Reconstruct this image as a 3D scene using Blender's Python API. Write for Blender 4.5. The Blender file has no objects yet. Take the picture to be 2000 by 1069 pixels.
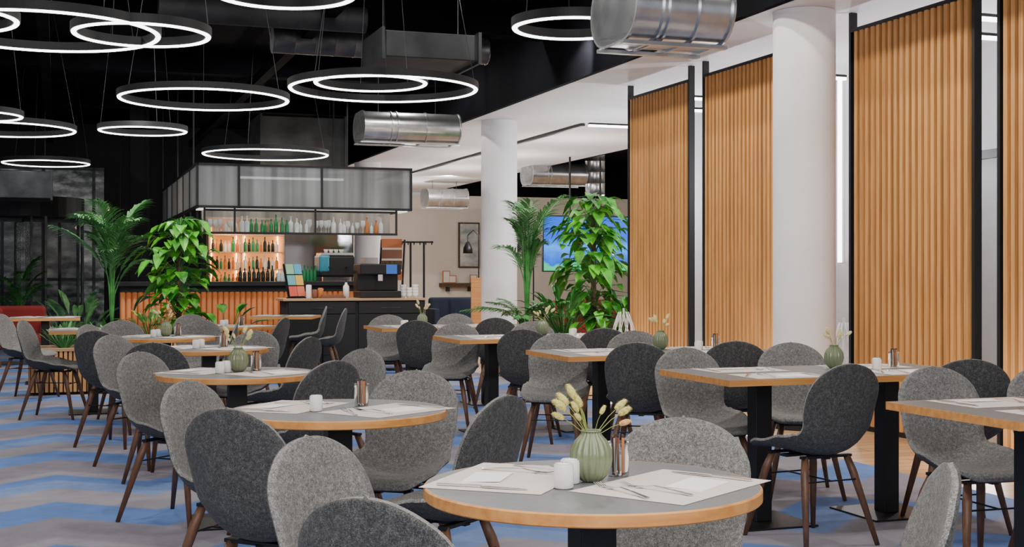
import bpy, math, random
from mathutils import Vector, Matrix
random.seed(7)
PI=math.pi; F=2550.0; CH=1.25; TH=math.radians(19.2); S=math.sin(TH); CO=math.cos(TH)
col=bpy.context.scene.collection
# ---------------------------------------------------------------- coordinates
def P(px,py,z):                       # point of the horizontal plane z seen at that pixel
    d=(CH-z)*F/(py-534.5); return ((px-1000)/F*d, d)
def D(px,d): return ((px-1000)/F*d, d)
def W(b,a,z=0): return Vector((-S*a+CO*b, CO*a+S*b, z))   # room frame -> world
def Bat(px,a):
    k=(px-1000)/F; return a*(k*CO+S)/(CO-k*S)
# ---------------------------------------------------------------- mesh builder
class MB:
    def __init__(s): s.v=[]; s.f=[]
    def add(s,vs,fs):
        o=len(s.v); s.v+= [tuple(v) for v in vs]; s.f+=[tuple(i+o for i in f) for f in fs]; return s
    def box(s,x0,x1,y0,y1,z0,z1,M=None):
        vs=[Vector((x,y,z)) for z in (z0,z1) for y in (y0,y1) for x in (x0,x1)]
        if M: vs=[M@v for v in vs]
        return s.add(vs,[(0,2,3,1),(4,5,7,6),(0,1,5,4),(2,6,7,3),(0,4,6,2),(1,3,7,5)])
    def cb(s,c,sz,M=None):
        return s.box(c[0]-sz[0]/2,c[0]+sz[0]/2,c[1]-sz[1]/2,c[1]+sz[1]/2,c[2]-sz[2]/2,c[2]+sz[2]/2,M)
    def path(s,pts,rs,n=8,caps=True):
        pts=[Vector(p) for p in pts]
        if not hasattr(rs,'__len__'): rs=[rs]*len(pts)
        vs=[];fs=[]; up=None
        for i,p in enumerate(pts):
            t=(pts[min(i+1,len(pts)-1)]-pts[max(i-1,0)]).normalized()
            if up is None:
                up=Vector((0,0,1)) if abs(t.z)<.9 else Vector((1,0,0))
            x=up.cross(t).normalized(); y=t.cross(x).normalized(); up=y
            for k in range(n):
                a=2*PI*k/n; vs.append(p+(x*math.cos(a)+y*math.sin(a))*rs[i])
        for i in range(len(pts)-1):
            for k in range(n):
                k2=(k+1)%n; fs.append((i*n+k,i*n+k2,(i+1)*n+k2,(i+1)*n+k))
        if caps:
            fs.append(tuple(range(n-1,-1,-1))); m=(len(pts)-1)*n; fs.append(tuple(range(m,m+n)))
        return s.add(vs,fs)
    def lathe(s,prof,n=24,o=(0,0,0),flute=None,loop=False):
        vs=[];fs=[]
        for r,z in prof:
            for k in range(n):
                a=2*PI*k/n; rr=r*(1+(flute[1]*abs(math.sin(a*flute[0]/2)) if flute else 0))
                vs.append((o[0]+rr*math.cos(a),o[1]+rr*math.sin(a),o[2]+z))
        m=len(prof); R=range(m if loop else m-1)
        for i in R:
            j=(i+1)%m
            for k in range(n):
                k2=(k+1)%n; fs.append((i*n+k,i*n+k2,j*n+k2,j*n+k))
        if not loop:
            if prof[0][0]>1e-5: fs.append(tuple(range(n-1,-1,-1)))
            if prof[-1][0]>1e-5: fs.append(tuple(range((m-1)*n,m*n)))
        return s.add(vs,fs)
    def poly(s,pts,z0,z1):
        n=len(pts); vs=[(p[0],p[1],z0) for p in pts]+[(p[0],p[1],z1) for p in pts]
        fs=[tuple(range(n-1,-1,-1)),tuple(range(n,2*n))]+[(i,(i+1)%n,(i+1)%n+n,i+n) for i in range(n)]
        return s.add(vs,fs)
    def build(s,name,mat,parent=None,smooth=False,bevel=0,loc=None,rz=None,seg=2):
        me=bpy.data.meshes.new(name); me.from_pydata(s.v,[],s.f); me.update()
        if smooth:
            me.polygons.foreach_set('use_smooth',[True]*len(me.polygons))
        o=bpy.data.objects.new(name,me); col.objects.link(o)
        if mat: me.materials.append(mat)
        if parent: o.parent=parent
        if bevel:
            b=o.modifiers.new('b','BEVEL'); b.width=bevel; b.segments=seg; b.limit_method='ANGLE'
        if loc is not None: o.location=loc
        if rz is not None: o.rotation_euler.z=rz
        return o
def autosmooth(o,ang=40):
    try:
        o.data.set_sharp_from_angle(angle=math.radians(ang))
    except Exception: pass
    return o
def tag(o,label,cat,group=None,kind=None):
    o['label']=label; o['category']=cat
    if group: o['group']=group
    if kind: o['kind']=kind
    return o
def thing(name,label,cat,loc=(0,0,0),rz=0,group=None):
    o=bpy.data.objects.new(name,None); col.objects.link(o); o.empty_display_size=.1
    o.location=loc; o.rotation_euler=(0,0,rz); return tag(o,label,cat,group)
def struct(o): o['kind']='structure'; return o
def dup(o,loc=None,rz=None,label=None,group=None,parent=None,scale=None):
    c=o.copy(); col.objects.link(c)
    if parent: c.parent=parent
    if loc is not None: c.location=loc
    if rz is not None: c.rotation_euler=(0,0,rz)
    if scale is not None: c.scale=(scale,)*3
    if label: c['label']=label
    if group: c['group']=group
    for ch in list(o.children): dup(ch,parent=c)
    return c
# ---------------------------------------------------------------- materials
MATS={}
def base(name,c,rough=.5,metal=0,emit=None,es=0,**kw):
    m=bpy.data.materials.new(name); m.use_nodes=True; nt=m.node_tree; b=nt.nodes['Principled BSDF']
    b.inputs['Base Color'].default_value=(*c,1); b.inputs['Roughness'].default_value=rough; b.inputs['Metallic'].default_value=metal
    if emit: b.inputs['Emission Color'].default_value=(*emit,1); b.inputs['Emission Strength'].default_value=es
    for k,v in kw.items(): b.inputs[k].default_value=v
    return m
def nd(m,t,**kw):
    n=m.node_tree.nodes.new(t)
    for k,v in kw.items(): setattr(n,k,v)
    return n
def lk(m,a,b): m.node_tree.links.new(a,b)
def mathn(m,op,a,b=None,c=None):
    n=nd(m,'ShaderNodeMath',operation=op)
    for i,x in enumerate((a,b,c)):
        if x is None: continue
        if hasattr(x,'is_linked'): lk(m,x,n.inputs[i])
        else: n.inputs[i].default_value=x
    return n.outputs[0]
def coords(m,scale=(1,1,1)):
    t=nd(m,'ShaderNodeTexCoord'); mp=nd(m,'ShaderNodeMapping'); lk(m,t.outputs['Object'],mp.inputs[0])
    mp.inputs['Scale'].default_value=scale; return mp.outputs[0]
def ramp(m,fac,stops,interp='LINEAR'):
    r=nd(m,'ShaderNodeValToRGB'); r.color_ramp.interpolation=interp
    e=r.color_ramp.elements
    while len(e)<len(stops): e.new(.5)
    for i,(p,c) in enumerate(stops): e[i].position=p; e[i].color=(*c,1)
    lk(m,fac,r.inputs[0]); return r.outputs[0]
def noise(m,vec,scale,detail=2,rough=.5):
    n=nd(m,'ShaderNodeTexNoise'); lk(m,vec,n.inputs['Vector']); n.inputs['Scale'].default_value=scale
    n.inputs['Detail'].default_value=detail; n.inputs['Roughness'].default_value=rough; return n.outputs[0]
def bump(m,h,s,dist=.002):
    b=nd(m,'ShaderNodeBump'); lk(m,h,b.inputs['Height']); b.inputs['Strength'].default_value=s; b.inputs['Distance'].default_value=dist
    lk(m,b.outputs[0],bsdf(m).inputs['Normal'])
def bsdf(m): return m.node_tree.nodes['Principled BSDF']
def noisy(name,c0,c1,scale,rough=.5,metal=0,stretch=(1,1,1),bs=0,detail=3,lo=.35,hi=.65,dist=.002,**kw):
    m=base(name,c0,rough,metal,**kw); v=coords(m,stretch); n=noise(m,v,scale,detail)
    lk(m,ramp(m,n,[(lo,c0),(hi,c1)]),bsdf(m).inputs['Base Color'])
    if bs: bump(m,n,bs,dist)
    return m
def tweed(name,dk,md,lt):
    m=base(name,md,.95); a=noise(m,coords(m,(1,4,4)),190,3,.7); b=noise(m,coords(m,(4.4,1,1)),190,3,.7)
    s=mathn(m,'MULTIPLY',mathn(m,'ADD',a,b),.5); q=noise(m,coords(m,(1,1,1)),70,3,.7)
    s2=mathn(m,'ADD',mathn(m,'MULTIPLY',s,.78),mathn(m,'MULTIPLY',q,.22))
    lk(m,ramp(m,s2,[(.40,dk),(.5,md),(.60,lt)]),bsdf(m).inputs['Base Color']); bump(m,s,.4,.0015)
    bsdf(m).inputs['Sheen Weight'].default_value=.06
    return m
def woodm(name,c0,c1,axis='z',rough=.45,pitch=0,sc=1.0,ax=0):
    st={'z':(1,1,.06),'x':(.06,1,1),'y':(1,.06,1)}[axis]
    m=base(name,c0,rough); v=coords(m,st); n=noise(m,v,38*sc,4,.6); c=ramp(m,n,[(.3,c0),(.7,c1)])
    if pitch:
        t=nd(m,'ShaderNodeTexCoord'); sp=nd(m,'ShaderNodeSeparateXYZ'); lk(m,t.outputs['Object'],sp.inputs[0])
        q=mathn(m,'FLOOR',mathn(m,'DIVIDE',sp.outputs[ax],pitch)); wn=nd(m,'ShaderNodeTexWhiteNoise',noise_dimensions='1D'); lk(m,q,wn.inputs['W'])
        h=nd(m,'ShaderNodeHueSaturation'); lk(m,c,h.inputs['Color']); lk(m,mathn(m,'MULTIPLY_ADD',wn.outputs['Value'],.28,.86),h.inputs['Value']); c=h.outputs[0]
    lk(m,c,bsdf(m).inputs['Base Color']); return m
M=MATS
M['fab_light']=tweed('tweed_light',(.045,.044,.043),(.155,.151,.147),(.36,.353,.34))
M['fab_dark']=tweed('tweed_charcoal',(.010,.0105,.011),(.043,.044,.044),(.15,.152,.15))
M['walnut']=woodm('walnut',(.075,.034,.019),(.185,.088,.048))
M['oak']=woodm('oak_edge',(.48,.195,.048),(.66,.32,.095),'x')
M['oakslat']=woodm('oak_slats',(.58,.28,.09),(.72,.39,.14),'z',.5,.045)
M['oakslatY']=woodm('oak_slats_screen',(.52,.235,.07),(.69,.36,.125),'z',.5,.075,1,1)
M['oakshade']=base('slat_gap_shade',(.07,.026,.008),.8)  # backing darkened to put shadow into the gaps between slats
M['oaktop']=woodm('oak_counter',(.40,.24,.13),(.55,.35,.2),'x')
M['lam']=noisy('grey_laminate',(.125,.13,.137),(.15,.156,.163),60,.4)
M['black']=base('black_steel',(.012,.013,.015),.45,.3)
M['ringblk']=base('ring_housing',(.014,.015,.017),.5,.2)
M['blackmat']=base('black_matt',(.010,.010,.012),.75)
M['ceilblk']=noisy('ceiling_black',(.003,.003,.0045),(.006,.006,.009),1.5,.9); bsdf(M['ceilblk']).inputs['Specular IOR Level'].default_value=.05
M['white']=noisy('white_paint',(.80,.79,.81),(.85,.84,.86),3,.7)
M['whitewall']=noisy('wall_paint',(.64,.63,.66),(.70,.69,.71),2,.8)
M['cream']=noisy('cream_plaster',(.68,.62,.55),(.74,.68,.61),1.2,.8)
M['galv']=noisy('galvanised_steel',(.50,.52,.54),(.66,.68,.69),9,.26,.9,(1,1,1),.02)
M['galvd']=noisy('dull_steel',(.05,.055,.06),(.10,.105,.11),4,.42,.7)
M['ductdk']=noisy('duct_dark',(.014,.016,.018),(.035,.038,.042),3,.65,.3)
M['led']=base('led_white',(1,1,1),.5,0,(1,.99,.97),8)
M['ledbar']=base('led_bar',(1,1,1),.5,0,(.95,.97,1),8)
M['warmled']=base('warm_strip',(1,.8,.5),.5,0,(1,.60,.26),12)
M['paper']=noisy('mat_paper',(.63,.55,.51),(.73,.65,.61),260,.9,0,(1,6,1))
M['napkin']=base('napkin_white',(.9,.89,.88),.85)
M['steel']=base('cutlery_steel',(.72,.72,.73),.16,1)
M['ceramic']=base('white_ceramic',(.84,.84,.83),.25)
M['sage']=base('sage_glass',(.165,.20,.11),.25,0,**{'Coat Weight':.4})
M['glass']=base('clear_glass',(.97,.99,.99),.02,0,**{'Transmission Weight':1.0,'IOR':1.38})
M['stick']=base('sugar_stick',(.20,.08,.045),.6); M['stick2']=base('sugar_stick_dark',(.035,.025,.025),.6)
M['stick3']=base('sugar_stick_orange',(.5,.17,.04),.6); M['stick4']=base('sugar_stick_white',(.5,.47,.45),.6)
M['tail']=noisy('bunny_tail',(.50,.45,.12),(.80,.73,.30),160,.95,0,bs=.8)
M['tailo']=noisy('bunny_tail_orange',(.6,.32,.12),(.82,.52,.25),160,.95,0,bs=.8)
M['tailp']=noisy('bunny_tail_pale',(.72,.64,.28),(.9,.83,.5),160,.95,0,bs=.8)
M['stem']=base('dry_stem',(.30,.36,.08),.8)
M['leafg']=noisy('leaf_bright',(.012,.13,.006),(.11,.47,.025),5,.35,0,lo=.38,hi=.6)
M['leafp']=noisy('leaf_palm',(.012,.09,.015),(.07,.28,.06),6,.4,0)
M['leafpb']=noisy('leaf_palm_bright',(.05,.19,.05),(.18,.42,.16),6,.4,0)
M['leafy']=noisy('leaf_lime',(.14,.36,.05),(.42,.6,.18),9,.45,0)
M['bark']=noisy('bark',(.05,.03,.015),(.13,.08,.04),30,.9)
M['soil']=noisy('soil',(.01,.007,.005),(.03,.02,.014),40,.95)
M['orange']=base('tan_leather',(.55,.17,.045),.5)
M['red']=base('red_fabric',(.24,.02,.02),.9)
M['navy']=base('navy_fabric',(.018,.028,.055),.9)
M['smoke']=base('smoked_glass',(.06,.068,.075),.08,0,Alpha=.35)
M['bgreen']=base('bottle_green',(.02,.22,.08),.12); M['bclear']=base('bottle_clear',(.62,.68,.68),.1)
M['bamber']=base('bottle_amber',(.5,.17,.04),.12); M['bdark']=base('bottle_dark',(.012,.02,.012),.12)
M['glassw']=base('glassware',(.75,.8,.8),.05,0,Alpha=.45)
M['brick']=base('terracotta',(.42,.13,.05),.7)
# dark glazing; reflections and dim outside lights put in as noise colour and emission
m=noisy('night_glass',(.012,.016,.018),(.16,.17,.175),.9,.15,0,(1.6,1,2.6),0,4,.48,.72)
e=noise(m,coords(m,(2.2,1,5)),1.3,4,.6); lk(m,ramp(m,e,[(.42,(.01,.012,.014)),(.58,(.16,.17,.165)),(.68,(.34,.35,.32)),(.78,(.8,.65,.42))]),bsdf(m).inputs['Emission Color']); bsdf(m).inputs['Emission Strength'].default_value=.4; M['nightglass']=m
# ribbed translucent glass
m=noisy('ribbed_glass',(.045,.05,.055),(.36,.385,.41),7,.25,.25,(1,1,.02),.2,3,.30,.72,.002,Alpha=.72)
tr=nd(m,'ShaderNodeBsdfTranslucent'); tr.inputs[0].default_value=(.42,.45,.47,1); mx=nd(m,'ShaderNodeMixShader'); mx.inputs[0].default_value=.28
out=[n for n in m.node_tree.nodes if n.type=='OUTPUT_MATERIAL'][0]
lk(m,bsdf(m).outputs[0],mx.inputs[1]); lk(m,tr.outputs[0],mx.inputs[2]); lk(m,mx.outputs[0],out.inputs[0]); M['rib']=m
# carpet
m=base('carpet_zigzag',(.2,.2,.25),.97); t=nd(m,'ShaderNodeTexCoord'); sp=nd(m,'ShaderNodeSeparateXYZ'); lk(m,t.outputs['Object'],sp.inputs[0])
tri=mathn(m,'PINGPONG',sp.outputs[0],.5)
val=mathn(m,'MULTIPLY_ADD',tri,.85,sp.outputs[1])
nz=noise(m,coords(m,(1,1,1)),40,3,.6)
val=mathn(m,'MULTIPLY_ADD',nz,.05,val)
fr=mathn(m,'FRACT',mathn(m,'DIVIDE',val,2.2))
gA=(.215,.20,.25); gB=(.275,.262,.31); bA=(.10,.195,.47); bB=(.165,.255,.50)
c=ramp(m,fr,[(0,gA),(.22,gA),(.245,bA),(.44,bA),(.465,gB),(.66,gB),(.685,bB),(.80,bB),(.82,bA),(.90,bA),(.92,gB),(.97,gB),(1,gA)])
n2=noise(m,coords(m,(1,1,1)),260,3,.75); h=nd(m,'ShaderNodeHueSaturation'); lk(m,c,h.inputs['Color'])
n3=noise(m,coords(m,(1,1,1)),4,4,.65)
lk(m,mathn(m,'ADD',mathn(m,'MULTIPLY_ADD',n2,1.3,-.02),mathn(m,'MULTIPLY',n3,.75)),h.inputs['Value']); lk(m,h.outputs[0],bsdf(m).inputs['Base Color']); bump(m,n2,.3,.003)
M['carpet']=m
m=base('floor_boards',(.4,.22,.1),.4); br=nd(m,'ShaderNodeTexBrick'); lk(m,coords(m,(1,1,1)),br.inputs['Vector'])
br.inputs['Color1'].default_value=(.44,.25,.12,1); br.inputs['Color2'].default_value=(.56,.34,.18,1); br.inputs['Mortar'].default_value=(.12,.06,.03,1)
br.inputs['Scale'].default_value=1; br.inputs['Brick Width'].default_value=1.2; br.inputs['Row Height'].default_value=.14; br.inputs['Mortar Size'].default_value=.004
lk(m,br.outputs[0],bsdf(m).inputs['Base Color']); M['boards']=m
m=base('tv_picture',(0,0,0),.3); t=nd(m,'ShaderNodeTexCoord'); sp=nd(m,'ShaderNodeSeparateXYZ'); lk(m,t.outputs['Object'],sp.inputs[0])
nn=noise(m,coords(m,(1,1,1.2)),4,3); v=mathn(m,'MULTIPLY_ADD',nn,.35,sp.outputs[2])
c=ramp(m,v,[(0,(.02,.35,.12)),(.28,(.03,.5,.2)),(.34,(.01,.08,.6)),(.6,(.03,.3,.95)),(.75,(.01,.1,.7))])
lk(m,c,bsdf(m).inputs['Emission Color']); bsdf(m).inputs['Emission Strength'].default_value=2.0; M['tv']=m
# ---------------------------------------------------------------- setting (room frame: x=b, y=a)
def room(mb,name,mat,**k): return struct(mb.build(name,mat,rz=TH,**k))
room(MB().poly([(-14,-4),(5.0,-4),(5.0,36),(-14,36)],-.05,0),'floor',M['carpet'])
room(MB().poly([(5.0,-4),(16,-4),(16,36),(5.0,36)],-.05,0),'floor_right',M['boards'])
room(MB().poly([(-14,-1),(5.36,-1),(5.36,33),(-14,33)],4.3,4.4),'ceiling',M['ceilblk'])
room(MB().poly([(9.19,14),(16,14),(16,33),(9.19,33)],4.3,4.4),'ceiling_lounge',M['ceilblk'])
room(MB().box(5.40,9.15,-1,33,3.37,3.5),'ceiling_right',M['white'])
room(MB().box(5.34,5.40,-1,33,3.372,4.3),'trim_1',M['ceilblk'])
room(MB().box(9.15,9.21,-1,33,3.37,4.3),'trim_2',M['ceilblk'])
room(MB().box(8.05,8.2,2,9.2,0,3.37).box(8.05,8.2,10.15,16.3,0,3.37).box(8.05,8.2,9.2,10.15,2.38,3.37),'wall_right',M['whitewall'])
room(MB().box(5.0,16,33,33.15,0,3.3),'wall_back',M['cream'])
room(MB().box(9.2,16,33,33.15,3.3,4.3),'trim_3',M['ceilblk'])
room(MB().box(16,16.15,14,33,0,4.3),'wall_lounge',M['cream'])
room(MB().box(4.9,5.0,28,33,0,4.3),'wall_middle',M['cream'])
room(MB().box(-14,4.9,28,28.1,0,4.3),'wall_far',M['blackmat'])
d=room(MB().box(8.05,8.1,9.28,10.07,0,2.3),'door_1',base('door_grey',(.42,.42,.43),.5))
fm=MB().box(8.0,8.2,9.2,9.28,0,2.38).box(8.0,8.2,10.07,10.15,0,2.38).box(8.0,8.2,9.2,10.15,2.3,2.38).build('door_frame',base('frame_grey',(.10,.10,.105),.5)); fm.parent=d
g=room(MB().box(-10,.9,27.9,27.96,.0,3.4),'window_1',M['nightglass'])
fr=MB()
for i in range(12): fr.box(-10+i*.97,-9.94+i*.97,27.8,27.9,0,3.4)
for z in (0,1.1,2.3,3.34): fr.box(-10,.9,27.8,27.88,z,z+.06)
fr.build('window_frame',M['galvd'],g)
for i,a in enumerate((6,10,14,18,22)):
    room(MB().box(-12,5.3,a,a+.25,3.95,4.3),'trim_%d'%(i+4),M['ceilblk'])
for i,b in enumerate((-3,-.2,2.5)):
    room(MB().box(b,b+.12,3,27,3.8,3.92),'trim_%d'%(i+9),M['ceilblk'])
def column(b,a,r,label):
    t=thing('column',label,'column',W(b,a,0),0)
    autosmooth(MB().lathe([(r,0),(r,3.368)],48).build('shaft',M['white'],t,smooth=True))
    MB().lathe([(r+.012,0),(r+.012,.07),(r+.004,.08)],48).build('skirting',M['blackmat'],t)
column(5.72,9.22,.25,'thick white round column between two slatted wooden screens')
column(5.80,17.2,.25,'white round column beside the palm, farther back in the room')
column(Bat(574,24.5),24.5,.2,'thin white column behind the left half of the bar back wall')
column(Bat(718,24.5),24.5,.25,'white column behind the coffee machine and bar rack')
def screen(a0,a1,label,gp=.075):
    t=thing('slatted_screen',label,'wooden screen',W(6.12,a0,0),TH)
    L=a1-a0; lo,hi=.04,3.2
    sm=MB(); n=int((L-.07)/gp); o=(L-n*gp)/2
    for i in range(n):
        y=o+i*gp+.016
        sm.box(-.055,0,y,y+.039,lo,hi)
    sm.build('slats',M['oakslatY'],t)
    MB().box(0,.02,.03,L-.03,lo,hi).build('back_panel',M['oakshade'],t)
    for y in (0,L-.03): MB().box(-.055,.01,y,y+.03,0,3.365).build('post',M['black'],t,bevel=.003)
    MB().box(-.055,.01,.03,L-.03,hi,hi+.03).build('top_rail',M['black'],t)
    MB().box(-.055,.01,.03,L-.03,0,lo).build('bottom_rail',M['black'],t)
screen(5.6,7.34,'tall slatted oak screen cut off by the right edge of the view')
screen(7.57,9.11,'tall slatted oak screen right of the thick white column')
screen(10.15,11.66,'slatted oak screen half hidden behind the thick white column')
screen(11.94,13.46,'slatted oak screen nearest the hanging television, farthest from the thick column')
# ---------------------------------------------------------------- LED bars
def bar(loc,size,label,up=False):
    t=thing('led_bar',label,'led light',loc,TH)
    MB().cb((0,0,0),size).build('diffuser',M['ledbar'],t)
    if up: MB().box(size[0]/2,.04,-.03,.03,-size[2]/2,size[2]/2).build('housing',M['white'],t)
    else: MB().box(-size[0]/2,size[0]/2,-.03,.03,size[2]/2,size[2]/2+.02).build('housing',M['black'],t)
bar(W(8.01,12.2,2.36),(.03,.04,1.98),'tall vertical led bar on the corridor wall right of the thick column',True)
for a,b0,l in ((8.8,6.7,'led ceiling bar behind the right screens, upper one of two'),(9.5,6.7,'led ceiling bar behind the right screens, lower one of two'),(12.0,6.7,'led ceiling bar above the vertical corridor light'),
            (13.96,6.9,'led ceiling bar seen in the gap between the two far screens, upper'),(14.97,6.9,'led ceiling bar seen in the gap between the two far screens, lower'),(16.97,7.05,'led ceiling bar at the end of the black ceiling track')):
    bar(W((b0+7.95)/2,a,3.33),(7.95-b0,.045,.03),l)
tag(MB().box(-.03,.03,0,9.4,-.035,0).build('light_track',M['black'],rz=TH,loc=W(7.0,17.05,3.366)),'long black light track on the white ceiling behind the column','track')
# ---------------------------------------------------------------- ring lights
def ring(px,py,Dm,label,z=2.9,cabs=3):
    d=(z-CH)*F/(534.5-py); x=(px-1000)/F*d; R=Dm/2
    t=thing('ring_light',label,'pendant light',(x,d,z),random.random()*6)
    w=.024
    MB().lathe([(R-w,.008),(R+w,.008),(R+w,.068),(R-w,.068)],96,loop=True).build('housing',M['ringblk'],t)
    pr=[(R+.0175*math.cos(a),.008+.015*math.sin(a)) for a in [PI+PI*i/8 for i in range(9)]]
    MB().lathe(pr,96,loop=True).build('diffuser',M['led'],t,smooth=True)
    for k in range(cabs):
        a=2*PI*k/cabs; MB().path([(R*math.cos(a),R*math.sin(a),.06),(R*math.cos(a)*.7,R*math.sin(a)*.7,4.3-z)],.003,4).build('cable',M['galvd'],t)
ring(749,176,1.66,'large ring light in front of the smaller ring, near the middle')
ring(724,164,.95,'small ring light seen inside the large middle ring')
ring(399,196,1.56,'large ring light left of the middle pair')
ring(519,303,1.7,'large ring light just above the bar canopy')
ring(279,257,.97,'small ring light with a gap, between the left rings')
ring(90,320,1.23,'lowest ring light at far left above the revolving door')
ring(3,254,1.6,'ring light cut by the left edge, lower one')
ring(80,64,1.55,'largest ring light at upper left')
ring(277,70,.90,'small ring light crossing the largest upper left ring')
ring(555,-10,.82,'ring light cut by the top edge, left of centre')
ring(1118,57,.78,'small ring light beside the silver duct')
ring(-52,227,.95,'small ring light mostly beyond the left edge, middle one')
ring(-125,37,.98,'ring light mostly beyond the left edge at the top')
# ---------------------------------------------------------------- ducts
def oval_duct(x,y,z,L,label,dp=.75,h=.42,rz=TH,mat=None):
    t=thing('oval_duct',label,'air duct',(x,y,z),rz); mat=mat or M['galv']
    def prof(s):
        pts=[];r=h/2*s;hw=dp/2*s-r
        for i in range(13): a=-PI/2+PI*i/12; pts.append((hw+r*math.cos(a),r*math.sin(a)))
        for i in range(13): a=PI/2+PI*i/12; pts.append((-hw+r*math.cos(a),r*math.sin(a)))
        return pts
    def ext(x0,x1,s):
        mb=MB(); p=prof(s); n=len(p); mb.add([(x0,a,b) for a,b in p]+[(x1,a,b) for a,b in p],[tuple(range(n)),tuple(range(2*n-1,n-1,-1))]+[(i+n,(i+1)%n+n,(i+1)%n,i) for i in range(n)]); return mb
    autosmooth(ext(-L/2,L/2,1).build('duct_body',mat,t,smooth=True))
    for q in (-L/2,-L/2+.28*L,-L/2+.34*L,L*.14,L/2-.015): autosmooth(ext(q,q+.015,1.055).build('flange',mat,t,smooth=True))
    MB().box(-L/2-.02,L/2+.02,-dp*.3,-dp*.3+.04,-h/2-.03,-h/2-.01).box(-L/2-.02,L/2+.02,dp*.3-.04,dp*.3,-h/2-.03,-h/2-.01).build('support_rail',mat,t)
    for q in (-L*.3,L*.3): MB().path([(q,0,h/2),(q,0,4.3-z)],.006,5).build('hanger_rod',M['galvd'],t)
x,y=D(1292,7.4); oval_duct(x,y,2.73,.60,'big silver oval duct at top right beside the small ring light',.62,.38)
x,y=D(795,17.3); oval_duct(x,y,3.17,1.3,'silver oval duct above the right end of the bar',.7,.38)
x,y=D(1082,26); oval_duct(x,y,3.22,1.15,'silver oval duct above the television')
x,y=D(868,30); oval_duct(x,y,2.98,.95,'far silver oval duct against the cream back wall')
def roundduct(p0,p1,r,label,mat):
    t=thing('round_duct',label,'air duct',p0,0); v=Vector(p1)-Vector(p0); n=int(v.length/.22)
    pts=[];rs=[]
    for i in range(n+1):
        q=v*(i/n); pts+= [q-v.normalized()*.012,q,q+v.normalized()*.012]; rs+=[r,r*1.03,r]
    autosmooth(MB().path(pts,rs,24).build('duct_body',mat,t,smooth=True)); 
    MB().path([v*.5+Vector((0,0,r)),v*.5+Vector((0,0,4.3-(p0[2]+p1[2])/2))],.006,5).build('hanger_rod',M['galvd'],t)
roundduct((-2.6,14.2,3.8),(-.3,15.0,3.8),.15,'dull round duct high under the black ceiling',M['galvd'])
roundduct((-3.4,12.6,3.82),(-1.5,13.25,3.82),.13,'thin dull round duct above the small paired ring',M['ductdk'])
x,y=D(1162,26.5); roundduct((x,y,2.85),(x,y,3.75),.2,'upright corrugated silver pipe above the plants',M['galv'])
def boxduct(c,sz,label,mat,rz=TH):
    t=thing('box_duct',label,'air duct',c,rz); MB().cb((0,0,0),sz).build('duct_body',mat,t,bevel=.01)
    for q in (-.5,.5): MB().cb((q*sz[0],0,0),(.03,sz[1]+.05,sz[2]+.05)).build('flange',mat,t)
    for q in (-1,1): MB().path([(q*sz[0]*.4,0,sz[2]/2),(q*sz[0]*.4,0,4.3-c[2])],.006,5).build('hanger_rod',M['galvd'],t)
x,y=D(822,12.8); boxduct((x,y,3.42),(.95,.8,.25),'grey box duct behind the large middle ring',M['ductdk'])
x,y=D(580,20.6); boxduct((x,y,3.28),(1.3,1.2,.75),'dark box duct behind the canopy ring light',M['ductdk'])
x,y=D(35,20.5); boxduct((x,y,2.62),(1.0,1.0,.42),'dull box duct above the revolving door',M['galvd'])
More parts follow.
